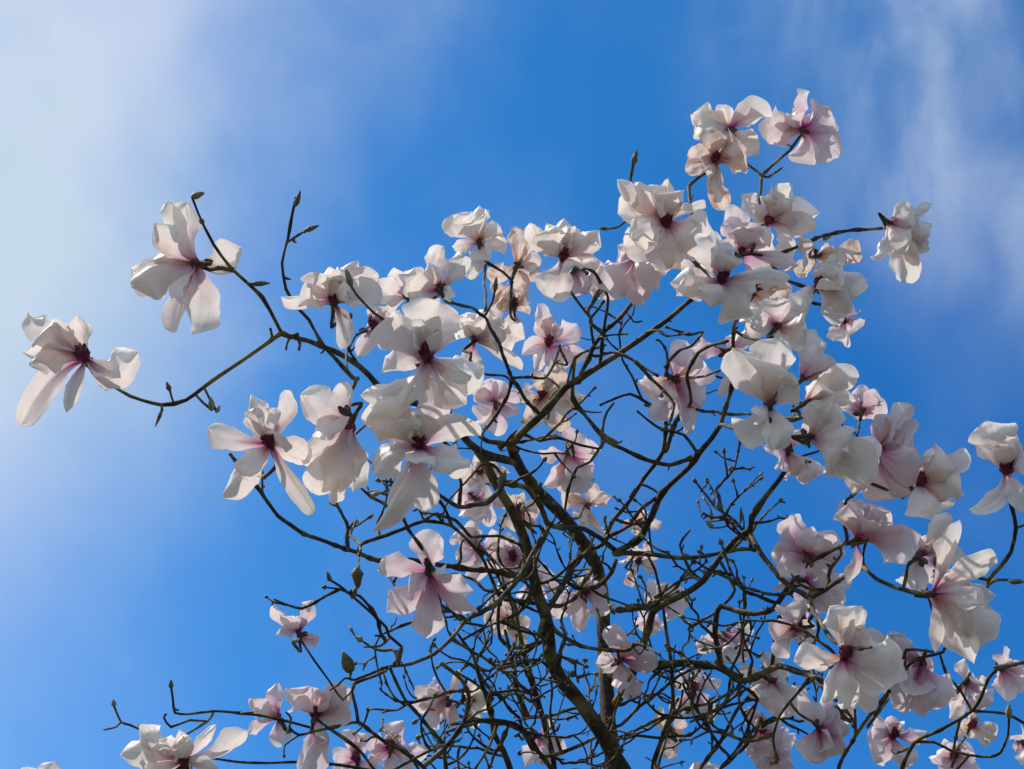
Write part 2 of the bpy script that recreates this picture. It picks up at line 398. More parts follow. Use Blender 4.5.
B('600,449 605,440 590,462 577,468 568,490 565,510', 3, 2.4, None, 4.2)
# left: twig with the upright tip
B('359,378 353,378 335,358 322,344 309,320 296,306 286,289 282,263 288,238 292,215 296,197', 4, 2.6, 2.95, 2.75)
B('288,242 298,235 309,229', 2.6, 2, None, 2.75)
B('392,329 374,313 356,294 350,284', 2.8, 2.6, 2.8, 2.5)
B('430,395 420,350 405,338 392,329', 3, 2.8, 3.2, 'n')
B('423,410 430,392 428,378', 4.5, 4.5, None, 2.75)
B('359,365 350,352 346,330 350,318', 2.8, 2.2, None, 2.9)
B('348,372 347,352 356,335 368,330', 2.6, 2.4, None, 3.3)
# lower left
B('522,577 500,573 457,567 410,560 375,560 356,552 340,547 304,534 278,516 257,487 243,470 230,454', 5.5, 3.4, None, 2.8, 'limb')
B('266,500 262,490 262,478', 2.4, 2, None, 2.8)
B('348,549 348,529 341,512 336,499', 4, 2.6, None, 2.85)
B('349,530 358,525 368,518', 2.6, 2, None, 2.85)
B('358,555 361,544 387,535 405,528 424,521 452,526 480,554 499,596', 4, 3.2, None, 3.6)
B('424,521 434,514 455,520 471,537 500,536 520,545', 3.6, 2.8, None, 'n')
B('424,521 418,508 411,496', 2.4, 1.8, None, 3.3)
B('348,529 356,520 350,535 355,540 361,545', 2.4, 2.4, None, 2.85)
B('361,544 358,558 358,568', 2.6, 2.2, None, 2.8)
B('500,482 504,472 500,490 486,503 459,507 438,494 425,480', 6, 3.5, 3.75, 3.3)
B('500,482 527,488 540,505 548,524 558,527 584,529 600,538 615,550', 6, 5, 3.75, 4.5)
B('548,524 546,533 532,555 518,580 494,605 466,620 452,638 434,654 410,664 387,667 370,674 354,680', 6, 2.8, None, 3.2, 'limb')
B('466,620 455,610 441,605 437,590 437,575', 4, 2.8, None, 3.05)
B('354,680 345,678 338,685 330,690', 2.4, 2, None, 3.2)
B('400,655 402,647 389,636 386,627 366,608 352,596 340,586 330,580', 3.2, 2.4, None, 3.1)
B('389,638 380,646 364,647', 2.6, 1.8, None, 3.1)
B('394,664 402,647', 3, 3, 3.15, 'n')
B('386,671 372,677 355,683 352,692 356,708 358,722', 2.8, 3.2, None, 3.2)
B('446,800 423,767 400,749 385,742 358,722 340,726 299,735 289,728', 4.5, 2.6, 3.7, 3.1)
B('445,745 380,775 361,752 327,727 316,718', 3, 3, 3.5, 3.2)
B('355,686 343,700 330,682 314,660 301,640', 2.2, 2.2, None, 3.2)
B('289,728 291,718 286,712', 2.4, 2, None, 3.1)
B('299,735 285,745 284,754', 2.4, 1.6, None, 3.1)
B('400,775 340,765 300,762 267,763 238,762 211,758', 3.4, 2.4, 3.5, 3.3)
B('320,730 290,722 264,716 240,713 214,711 190,714 175,713 173,700 171,686', 3, 2.4, 3.4, 3.3)
B('214,711 208,721 190,720 171,727 164,718 166,714', 2.6, 2, None, 3.3)
B('208,721 185,735 165,740 155,736 130,725 121,722 114,706', 2.4, 2.2, None, 3.2)
B('121,722 116,727 108,729', 2.2, 2, None, 3.2)
B('240,713 254,712', 2, 1.6, None, 3.3)
# bottom centre tangle
B('446,790 446,769 444,745 426,724 406,701 390,668', 5, 3, 3.9, 3.3)
B('423,767 446,747 464,722 469,696 461,679 441,663', 5, 3.4, 3.75, 3.5)
B('451,724 470,722 492,720 515,724 528,735 535,747 545,760 556,775', 4, 5, 3.8, 4.1)
B('512,790 510,769 503,750 494,734 488,700 470,650 452,640', 7, 3, 4.3, 3.7)
B('558,800 553,757 538,701 525,658 518,625 514,600', 6.5, 4, 4.3, 4.2)
B('527,717 517,690 510,651 505,630', 6.5, 3, 4.4, 4.4)
B('535,645 512,648 500,638 498,620 500,600 510,592', 4.5, 3, 4.0, 4.0)
B('550,622 543,620 535,645 522,654', 5, 4, None, 4.0)
B('527,717 550,716 571,709 590,706', 3.6, 3.4, 4.4, 4.4)
B('600,735 576,747 555,755 540,757', 3.6, 3.6, None, 'n')
B('552,626 558,633 581,646 605,650 629,650 634,644', 5, 3.2, None, 3.9)
B('549,640 500,622 480,630 462,640', 3.6, 2.4, None, 3.9)
B('560,680 540,660 500,668 470,650 455,630', 3.4, 2.4, 4.1, 3.8)
B('505,600 560,606 575,598 592,570 585,552', 4.2, 3.8, 4.05, 'n')
B('548,610 560,590 575,560 590,552', 5.5, 5.5, None, 4.4)
# right of the trunk
B('660,790 653,767 668,722 673,703 671,661 666,629', 6, 3.2, 4.4, 4.3)
B('695,790 700,769 720,742 737,710 754,691 770,678', 4, 3, 4.2, 4.0)
B('621,725 640,706 658,693 680,675 705,664', 3.6, 3, None, 'n')
B('673,714 690,708 712,703 730,692 742,686', 3.2, 2.6, None, 3.9)
B('615,740 640,728 665,716', 3.6, 3, None, 'n')
B('626,735 660,738 690,735 705,722 712,703', 3, 2.4, None, 4.0)
B('666,629 662,600 655,570 648,556', 3, 2.6, None, 4.4)
B('742,686 757,698 749,725 740,745 720,769', 2.8, 2.6, 3.9, 4.0)
B('769,678 757,698 730,705 690,722', 2.8, 2.4, None, 4.1)
B('703,581 690,570 680,545 690,530', 3, 2.2, None, 4.2)
B('719,559 735,590 722,606', 3, 3, None, 'n')
B('811,676 800,690 780,715 773,740 778,760', 3, 2.4, None, 3.8)
B('828,684 838,676 842,664', 4.5, 4.5, None, 3.1)
B('839,790 839,766 850,745 855,736 855,711 850,690', 4, 2.8, 3.6, 3.5)
B('895,800 903,765 915,742 940,730 972,711 982,695 988,679 996,670', 4, 3, 3.9, 3.6)
B('975,711 990,712 1007,714 1024,723 1045,735', 3, 2.6, None, 3.7)
B('915,742 934,742 950,750 969,755 990,757 1001,752 1008,735 1009,718', 3, 2.4, None, 3.6)
B('940,790 969,755', 3, 3, 3.9, 'n')
B('960,600 986,590 988,580 1000,567 1011,552 1016,528 1012,508 1007,490', 4.2, 4, 3.2, 3.1)
B('928,595 945,598 960,600', 3, 3, None, 3.2)
B('988,580 975,577 959,574', 3, 3, None, 3.15)
B('987,586 995,580 1010,580 1021,581', 3.4, 2.6, None, 3.1)
B('1016,528 1022,526 1035,520', 2.6, 2, None, 3.1)
B('855,736 870,715 890,690 906,669 917,659 943,652 947,640', 3.6, 3, None, 3.4)
B('906,669 904,660 906,650 920,650 933,652', 3, 3, None, 3.4)
B('972,711 960,690 947,675 940,655', 2.8, 2.4, None, 3.5)
B('811,676 835,700 848,705', 3, 3, None, 3.4)
B('720,510 735,528 746,540', 2.2, 2.6, 3.9, 'n')
B('746,540 728,526 722,510', 2.4, 2, None, 3.9)

B('400,790 300,835 150,840 60,815', 3, 2.6, None, 3.3)
B('284,334 291,337 298,334', 6, 4, None, 2.75)
B('272,337 271,331 270,328', 3, 2, None, 2.75)
B('290,337 287,344 286,350', 3, 2, None, 2.75)
B('298,336 300,343 299,350', 3.5, 3, None, 2.75)
# ------------------------------------------------------------------ flowers
FLOW = []
def F(cx, cy, d, kind, petals, flag='', label=None): FLOW.append((cx, cy, d, kind, petals, flag, label))
# kind w/p/b petal colouring; petals: tipx,tipy,width[,z[,sidebend[,arch[,roll]]]] (pixels); flag s: the stamens face us
F(86,360,2.7,'w','32,313,27,10,8 38,352,46,20,-4,-18 44,366,30,26,-6,-14 20,427,24,-5,-6 74,412,17,14 140,350,34,0,-26,8 130,378,19,18,-8 101,390,14,-6','s','wide open white flower at the far left end of its branch')
F(199,264,2.7,'w','166,200,18,-6,-4 188,203,33,4,2 160,226,26,14,6 130,268,36,-4,8,12 133,288,36,8,-6,14 237,245,38,-8,-12 192,334,38,4,4 178,333,24,8,-4 181,300,14,24','','white flower with drooping petals above the far left one')
F(334,305,2.75,'w','284,298,17,6,4 322,275,30,6,6 343,272,30,14,-4 357,260,14,-8 378,276,24,-8,4 380,308,28,4,4 303,309,24,12,-4 344,350,17,8,4 352,294,22,20,0,12','s')
F(427,360,2.6,'w','440,300,54,-8,2,-22 398,314,48,8,8,-18 361,394,27,6,24,8 405,406,17,18,4 484,366,34,-4,-10,12 467,404,36,4,-8,10 472,377,20,24,-6 379,372,24,-14 414,328,22,20,0,-12 452,330,30,-2,-4','s','largest white flower cupped over a dark maroon centre')
F(420,448,2.6,'w','444,380,30,8,-4,6 366,424,46,12,-4,14 379,394,34,-14,8 481,436,30,-8,6 472,458,34,10,-8,16 402,420,26,16 420,414,32,6 424,512,34,4,-4,14 374,530,22,10,16 396,523,18,-8 370,472,30,-6,-4 424,460,22,24,0,14','s','large white flower just under the largest one, pale orange flush inside')
F(352,420,2.75,'w','301,394,30,6,-6,8 340,381,28,-4,-4 299,454,27,8,6 313,492,34,10,6,14 340,492,34,14,2,14 358,478,24,4 330,505,26,-18 352,492,20,-14 330,440,30,12,-8','')
F(271,446,2.7,'w','208,428,25,4,10,8 249,394,19,-6,2 260,405,24,14,4 284,390,19,-4,-6 223,497,27,6,8,8 256,478,28,20,4,14 314,514,21,0,-4 306,464,26,-4,4 288,436,24,10,-2','s')
F(479,243,3.6,'w','453,216,24,4,6,6 479,203,18,-6 491,218,18,-2,-4 475,224,26,14,0,14 503,242,12 489,262,20,6 466,278,16,8,6 467,214,11,-8','')
F(440,291,3.0,'w','443,245,24,-4,4 463,257,18,6,-6 408,284,24,8,4,10 398,274,22,-4,4 452,300,13,12 410,296,26,2,4,8','')
F(516,267,3.7,'b','512,229,16,4 488,270,15,6,12 530,237,13,-4,-4 541,264,18,0,4 532,274,14,10','')
F(563,259,3.3,'w','530,223,15,6,8 547,221,18,-6 564,217,24,-4,2 553,233,34,14,4,16 598,231,24,4,-4,8 545,297,27,8,4,10 592,244,20,-4 574,268,18,14','s')
F(574,268,3.6,'p','561,294,24,0 583,294,24,8,2 596,290,18,-6 600,263,22,4,-4,8 590,275,22,14','')
F(514,308,4.2,'b','494,277,12,-4,4 529,292,19,6 498,292,24,8,0,12 530,314,8 506,300,20,14','s')
F(474,341,3.7,'w','466,311,20,-4 490,308,24,4,0,10 525,338,26,2,-4,12 502,320,22,12 460,322,16,4 458,336,14 522,370,13,-8,-4 500,346,26,16,4,12 476,322,22,16,0,12','')
F(548,345,4.4,'p','537,304,13,0,-3 577,323,19,-4,-4 522,356,15,6 590,355,14,0,-4 535,371,11,8 557,374,13,8 555,332,16,-8','s')
F(495,402,4.5,'p','485,383,22,4,2,8 524,391,14,-4 520,411,12,4 481,420,18,6 490,432,21,8 474,398,14','')
F(541,398,4.4,'b','560,367,20,0 534,382,15,6 520,422,19,8,6 559,434,27,6,-4,8 586,396,24,-4,-6 522,405,16','s')
F(568,452,4.5,'p','585,436,27,6,2,10 602,450,20,-2 594,480,29,8,-6,8 543,486,14,2,6 538,450,12 562,494,16,-4 570,474,16,10','')
F(588,504,4.8,'b','588,484,13,4 566,500,16,0,-4 613,497,12 578,519,15,6 606,532,7,4,-8','')
F(480,473,4.6,'b','459,473,11 510,473,9,-6 473,459,18,6 488,486,15,8 466,486,14','s')
F(475,498,4.5,'p','475,482,14 454,502,13,4,-4 494,495,16,6 468,515,20,8 497,519,20,-4,-4 484,515,18,10','')
F(520,512,4.6,'b','492,504,16,4 525,497,9,-4 542,504,14,0,-3 510,527,16,8 528,527,14','s')
F(428,570,3.05,'p','438,535,30,-4,2,8 377,570,25,0,-4,8 387,611,31,8,6,12 427,637,29,12,4,12 478,612,27,4,-8,10 473,592,28,-8,-6 412,588,20,20 446,570,18','','white flower with rosy base hanging behind a straight bare limb')
F(481,549,4.2,'p','455,533,17 478,580,19,6 457,558,17,4 498,534,16,-4 472,524,14,-4','')
F(514,559,4.3,'p','490,542,18,4 504,537,14,-4 498,594,17,8,4 530,548,12 486,572,18,6 526,575,16,6','s')
F(535,584,4.9,'p','549,571,14 556,592,15,4 532,566,14,-4 520,596,14 546,600,13','')
F(509,622,4.6,'b','486,622,13,4,-6 493,636,12 529,624,15,4 527,641,14,6 513,605,15 489,597,12,-6','')
F(585,594,4.5,'p','562,589,21,6,4,8 555,618,18,6 580,631,15,8 588,574,16,-4 606,589,15,4 595,615,15,8','s')
F(638,563,4.8,'b','625,556,18,4 631,585,11,6 650,546,20,-2 652,571,13,4','s')
F(637,522,4.9,'b','636,512,13,6 660,532,10,-4 632,534,10 646,510,10','')
F(658,601,4.6,'p','645,584,17,4 680,588,22,-2,-4,8 681,612,22,6,2,8 668,584,12','')
F(649,624,4.8,'p','638,614,14 660,627,15,4 644,634,12 656,612,12','')
F(619,660,4.2,'p','617,624,21,-4,2,8 632,641,18,4 597,654,16,6 658,653,23,-2,-4,8 636,696,21,6,-4,8 616,686,17,4 604,676,14','')
F(722,634,4.3,'p','693,644,13,4 752,626,15,-4,-4 748,643,27,4,-4,10 731,661,23,8,0,8 706,630,15 724,640,14,24,0,8','')
F(693,691,4.4,'p','677,670,18,0 705,674,14,-4 722,681,9 712,719,18,4 678,716,17,6 698,708,20,12,0,8','s')
F(672,732,4.5,'b','655,710,18,4 690,730,15 666,755,15,6 684,742,13 660,728,14','')
F(761,730,4.1,'p','744,750,20,6,4 756,710,21,-2,0,8 784,720,11,0,-4 780,738,22,6,-2,8 746,716,14,-4 762,750,22,8','s')
F(772,752,4.2,'p','797,736,15,-4 792,763,22,4 753,763,18,4 771,782,22,8 760,740,14','s')
F(704,790,4.4,'p','696,764,20,0 710,762,18,4 724,772,18','')
F(538,735,4.5,'p','525,763,17,6,4 568,752,21,-2,-4,8 554,723,10,-4 539,760,22,8,0,8 552,758,16','')
F(450,700,4.0,'p','428,682,20,4,4,8 416,709,19,6 436,726,17,8 452,724,17,8 459,673,9,-6 430,696,18,10','')
F(466,700,4.2,'w','483,693,25,0,-4,10 473,725,13,4 476,680,14','')
F(390,750,3.7,'p','401,725,24,0,-2,8 372,735,20,4 430,750,15,-2,-4 409,767,20,8 368,757,18,6 390,772,18,6','s')
F(314,718,3.3,'p','290,685,32,8,6,14 330,692,18,-6 349,687,30,-4,-8,8 353,717,22,2,-4 303,774,36,8,4,12 298,700,22,16 332,735,20,4','s','white flower with rosy centre low at the left, petals hanging')
F(280,720,3.5,'p','254,695,22,4,6,8 276,686,18,-2 251,730,11,2 286,736,18,6 264,703,16,10','')
F(299,634,3.5,'p','275,604,14,4,6 287,612,14,8,2 311,602,17,-4,-4 322,633,13,4,-10 280,631,15,8,-4 296,622,14,10','','small lone white flower at the end of a bare twig at the left')
F(185,762,3.1,'w','138,724,23,-4,8 165,735,32,10,6,14 247,730,20,0,-18,6 212,729,13,-8,-4 121,754,26,4,4,10 226,770,22,6 152,768,24,8 178,740,22,4','s','large white flower cut by the bottom edge at the left')
F(357,762,3.7,'p','335,752,15,4 352,732,22,-2 366,740,16 340,775,20,6 372,770,14','s')
F(40,800,3.3,'w','34,763,22,2,4 48,768,20 28,775,20','')
# top right
F(730,130,4.2,'w','691,116,28,6,6,12 697,142,25,8,-4 754,106,15,-4,4 773,116,19,-2,4 758,154,26,4,-6,8 712,116,20,10 710,140,24,10,0,8','')
F(714,162,4.0,'b','743,150,34,6,-4,14 744,174,21,2 724,139,26,4,6,8 696,159,16,4 709,200,11,6,4 727,212,18,8,-8 702,176,12,8','s')
F(802,130,4.4,'p','776,107,22,4,6,8 769,144,24,2,-6,8 811,90,14,-4,4 827,112,30,2,-4,12 838,156,26,2,-6,8 812,166,27,8,4,8 790,120,18,8','','topmost flower at the right, white with rosy streaks')
F(767,223,3.9,'w','740,195,18,0,6 793,190,28,-4,0,10 820,212,27,-6,-4,8 786,204,32,6,2,14 752,207,16,8,4 813,231,19,2,-4 787,262,18,6,8 770,198,22,4','s')
F(740,252,3.8,'p','733,204,20,0,2,8 742,230,26,6,0,12 721,224,17,2 772,246,20,-4 797,266,13,6,-6 724,240,18,8','')
F(665,225,3.3,'w','617,179,15,0,6 635,183,24,6,6,10 668,178,17,-6,-2 649,184,17,-2 686,188,18,-8,4 673,198,24,4,0,10 722,241,38,-6,-8,14 707,207,10,-4 699,246,28,8,-4,10 629,240,28,4,4,10 664,276,32,-2,4,10 680,270,24,4','s','open white flower with maroon centre behind the upper right twig')
F(636,257,3.5,'p','600,266,34,4,8,12 619,244,20,-2 622,294,30,6,4,12 660,289,28,-2,-4,8 642,303,9,6 651,266,20,8','')
F(722,282,3.1,'w','708,236,32,4,2,16 671,283,28,2,12,8 675,297,22,8,4 706,308,30,6,4,12 790,277,17,4,-6 755,316,34,-2,-6,12 728,258,22,10 760,290,18','s')
F(754,294,3.9,'b','788,303,19,-2 793,288,9 760,312,18,2 770,284,14','s')
F(817,256,3.9,'b','796,240,15,4 836,244,17,-2,-2 862,260,27,0,-4,10 800,270,16,4 840,268,20,8','')
F(816,287,3.7,'w','818,264,15,6 867,279,19,-4,-4,8 857,297,25,0,-4,12 851,313,27,6,0,12 838,327,23,4,4 792,311,14,10,-4 838,288,24,10','s')
F(888,222,4.0,'w','933,203,10,-4,-4 932,224,30,2,-14,14 930,242,20,-2,-6 906,240,25,8,-4,10 869,258,15,6,6 900,282,21,4,6,6 918,266,14,2 928,250,12 910,214,24,8','','white flower alone at the end of the topmost right twig')
F(777,327,3.6,'w','772,298,24,4,4,10 752,304,20,-2 828,344,26,-4,-8,10 803,330,28,6,-4,12 812,306,24,-4 748,322,18 790,350,26,2','')
F(770,406,3.1,'w','790,337,50,-6,-4,10 733,349,28,2,8,8 782,368,36,8,0,18 768,449,28,6,0,14 752,414,16,8,4 803,385,24,-4 760,370,24,2','','large white upright flower right of the open middle of the crown')
F(801,380,3.5,'p','826,357,26,-4 840,372,24 812,352,20','')
F(805,403,3.2,'w','853,385,34,2,6,12 836,366,22,4,4 857,400,26,-6 830,392,26,8','')
F(809,437,3.0,'w','875,436,40,-2,-16,14 804,403,26,2,-4 828,404,26,6,-4,8 858,486,50,8,6,22 877,470,30,-2,4,14 842,452,44,14,0,18','','large white cupped flower at the tip of the thick right twig')
F(788,450,3.5,'p','775,458,14 798,477,30,4,4,12 812,474,20 780,470,16','')
F(875,450,3.3,'p','914,405,22,-4,4,6 917,420,12,-2 911,446,40,4,-6,16 853,497,32,4,4,8 892,500,34,6,-4,8 911,494,20,8,-6 893,418,22,2','')
F(916,484,3.3,'w','972,462,18,-6,4 947,470,32,2,4,14 958,498,32,0,-4,14 935,511,34,6,-4,14 966,496,12,-6','s','cream cupped flower with dark centre at the right')
F(1006,472,3.1,'w','984,420,38,4,6,16 1013,430,16,-4,-4 1030,452,24,-4 968,509,20,2,16,6 1020,510,17,2,-4 998,445,26,10','s','tall white flower at the right edge of the crown')
F(856,539,3.3,'p','846,502,26,2,2,8 891,511,32,-2,-4,10 902,530,18,4,-4 911,564,34,2,8,12 844,580,14,4 874,520,22,8','')
F(919,555,3.2,'w','951,513,17,-4,2 962,552,22,2,4 940,545,18','')
F(931,594,3.0,'w','961,521,22,-4,8 950,536,18,4,4 997,556,22,0,8,6 974,600,24,14,6,14 998,597,22,-6,6 1000,618,40,-4,-12,14 971,660,34,6,-8,14 932,650,17,12,4,8 955,640,30,2','','white flower with two pointed petals raised, at the right')
F(843,658,3.1,'w','862,607,26,-2,4,8 828,606,28,2,2,8 792,660,24,6,4,8 882,633,36,12,-8,16 905,662,48,-4,-8,14 848,702,44,8,0,14 878,711,26,-8,-4 820,700,18,6','s','big open white flower with rosy centre at the lower right')
F(799,628,3.5,'p','782,606,21,0 772,640,23,4 784,655,17,6 806,640,16,4','')
F(922,661,3.5,'p','896,632,18,0,4 958,697,34,4,-6,12 892,708,34,4,4,14 922,715,26,8 938,674,26 908,690,26,12','')
F(895,685,4.2,'p','886,678,14 904,694,14 892,700,14 908,680,12','s')
F(967,682,3.9,'p','988,700,21,2 969,663,16 948,718,15,4 952,696,20,4 980,680,16 972,700,18,6','')
F(1001,669,4.1,'p','997,651,15,2 1024,664,23,-2,-2,10 1002,699,17,6 1021,690,11','')
F(970,727,4.4,'b','953,726,14 991,734,20,2 980,718,12','s')
F(1022,742,4.2,'p','1016,730,14 1020,760,15 1032,745,16','')
F(893,737,4.0,'p','876,730,18,0,4,6 900,728,14 929,733,13,-2,-3 870,759,25,6,4,10 897,766,27,6,-2,10','s')
F(953,758,4.3,'p','930,755,21,2 979,761,17 953,746,15 945,775,22,4 968,773,18','s')
F(818,727,3.7,'p','850,729,32,-2,-4,14 820,706,21,-4 818,759,27,6,-2,10 803,752,23,4 845,747,22 828,740,20,12','')
F(771,680,3.9,'w','770,712,23,6,4,8 796,708,25,2,-4 813,706,21,-4,-6 769,656,17,-4 758,692,16,2 785,664,20','')
F(838,712,3.9,'p','850,700,18 832,730,18 856,722,16','')
F(808,557,3.6,'p','791,516,23,2,6 836,530,31,-2,-4,12 777,573,22,6,4 776,551,15 832,552,24,6 812,532,24,10','')
F(803,580,3.7,'p','845,586,27,0,-4,10 834,603,21,6,-2 853,578,15 800,600,20,6 820,570,24,8','')
F(673,379,4.1,'p','687,340,23,-2,4,8 697,352,17,2 648,414,20,4,8,8 684,433,17,8,4 702,406,23,4,-4,10 700,390,18,-4 672,402,16,12','')
F(727,353,4.0,'p','717,396,11,4,4 760,364,19,-2,-6 752,326,20,-4,4 740,375,14','')
F(373,328,3.3,'p','394,337,18 360,358,17,4 378,308,18 392,316,16 384,348,16','s')
F(408,298,3.2,'w','377,283,20,2,4 402,271,22,-4 418,276,20 388,306,20,4','')
F(700,262,3.9,'w','722,250,26 716,276,26 684,276,22 690,246,22 705,240,18','')
F(842,322,4.2,'p','858,306,22 862,330,22 838,342,22 826,314,18','')
F(862,412,4.0,'p','878,398,22 884,424,20 856,392,20 846,410,18','')
F(606,282,4.3,'p','592,268,18 620,276,18 612,300,18 596,298,16','')
F(935,560,4.2,'p','920,575,20 948,545,18 930,538,18 950,575,18','')
F(756,470,4.6,'p','746,460,12 768,476,13 758,486,13','') if False else None
F(800,618,3.9,'p','790,600,16 812,606,16 806,590,14','')

def petal(base, tip, wid, z, bend, arch, roll, rng, big, lift=Vector((0, 0, 0)), nref=Vector((0, 0, 1)), cupk=None):
    """grid of a petal in pixel units (x right, y up, z towards the viewer); lift pushes its lower half along the flower's axis"""
    t = tip - base; t.z = z
    side = Vector((-t.y, t.x, 0)).normalized() if math.hypot(t.x, t.y) > 1e-3 else Vector((1, 0, 0))
    P0 = base; P2 = base + t
    P1 = base + t * 0.5 + side * bend * 1.6 + nref * (arch * 1.3) + lift
    nu, nv = (26, 16) if big else (14, 10)
    V = []; UV = []; Fc = []
    phi = rng.uniform(0, 6.28); fr = rng.uniform(0.9, 2.4); ra = rng.uniform(0.08, 0.26)
    cup = (rng.uniform(0.15, 0.75) * (1 if arch >= 0 else -1)) if cupk is None else cupk
    tw = rng.uniform(-0.8, 0.8); pk = rng.uniform(0.50, 0.74); asym = rng.uniform(-0.2, 0.2)
    point = rng.choice((0.75, 0.9, 1.1, 1.5)); notch = rng.uniform(-0.16, 0.08); curl = rng.uniform(-0.4, 1.2)
    fold = rng.choice((0, 0, 0.25, 0.5, 0.9)); crumple = rng.uniform(0.06, 0.18)
    e1, e2 = rng.uniform(-0.5, 0.5), rng.uniform(-0.5, 0.5)         # each edge rolls in or out
    sd = Vector((rng.uniform(0, 99), rng.uniform(0, 99), 0))
    for i in range(nu + 1):
        u = i / nu
        c = P0 * (1 - u) ** 2 + P1 * 2 * u * (1 - u) + P2 * u * u
        tg = ((P1 - P0) * (1 - u) + (P2 - P1) * u)
        tg.normalize()
        wx = tg.cross(nref)
        if wx.length < 0.1: wx = side.copy()
        wx.normalize(); nrm = wx.cross(tg); nrm.normalize()
        if nrm.dot(nref) < 0: nrm = -nrm
        a = roll + tw * (u - 0.5)
        wd = wx * math.cos(a) + nrm * math.sin(a); nn = nrm * math.cos(a) - wx * math.sin(a)
        if u < pk: q = u / pk; prof = 0.20 + 0.80 * (q * q * (3 - 2 * q)) ** 0.8
        else: q = (u - pk) / (1 - pk); prof = max(0, 1 - q * q) ** (0.5 * point)
        hw = wid / 2 * max(prof, 0.02)
        for j in range(nv + 1):
            v = j / nv * 2 - 1
            h = -cup * (v * v) * hw * (1 - 0.2 * u)
            h += ra * hw * math.sin(fr * 6.28 * u + phi + (1.7 if v > 0 else 0)) * v * v * min(1, u * 2)
            h += fold * hw * (-abs(v) + 0.5) * (1 if cup > 0 else -1) * u
            h += (e1 if v > 0 else e2) * hw * max(0, abs(v) - 0.5) ** 2 * 4 * u
            h += -0.08 * hw * math.exp(-(v * 6) ** 2)
            h += noise.noise(sd + Vector((v * 1.2, u * 2.4, 0))) * wid * crumple * min(1, u * 2.2)
            h += noise.noise(sd + Vector((v * 3.5, u * 5.5, 7))) * wid * crumple * 0.22 * min(1, u * 2.2)
            h += curl * hw * max(0, u - 0.66) ** 1.5 * 4.0 * (1 if cup < 0 else -1) * (0.4 + v * v)
            e = 1 + noise.noise(sd + Vector((5 + v, u * 4.0, 3))) * 0.26 * abs(v) + noise.noise(sd + Vector((5 + v, u * 11.0, 3))) * 0.09 * abs(v)
            p = c + wd * (hw * v * e + wid * 0.35 * asym * math.sin(u * 3.0)) + nn * h
            if u > 0.85: p = p + tg * notch * wid * (1 - abs(v)) ** 1.5 * (u - 0.85) * 6.6
            V.append(p); UV.append((j / nv, u))
    for i in range(nu):
        for j in range(nv):
            a0 = i * (nv + 1) + j; Fc.append((a0, a0 + 1, a0 + nv + 2, a0 + nv + 1))
    return V, UV, Fc

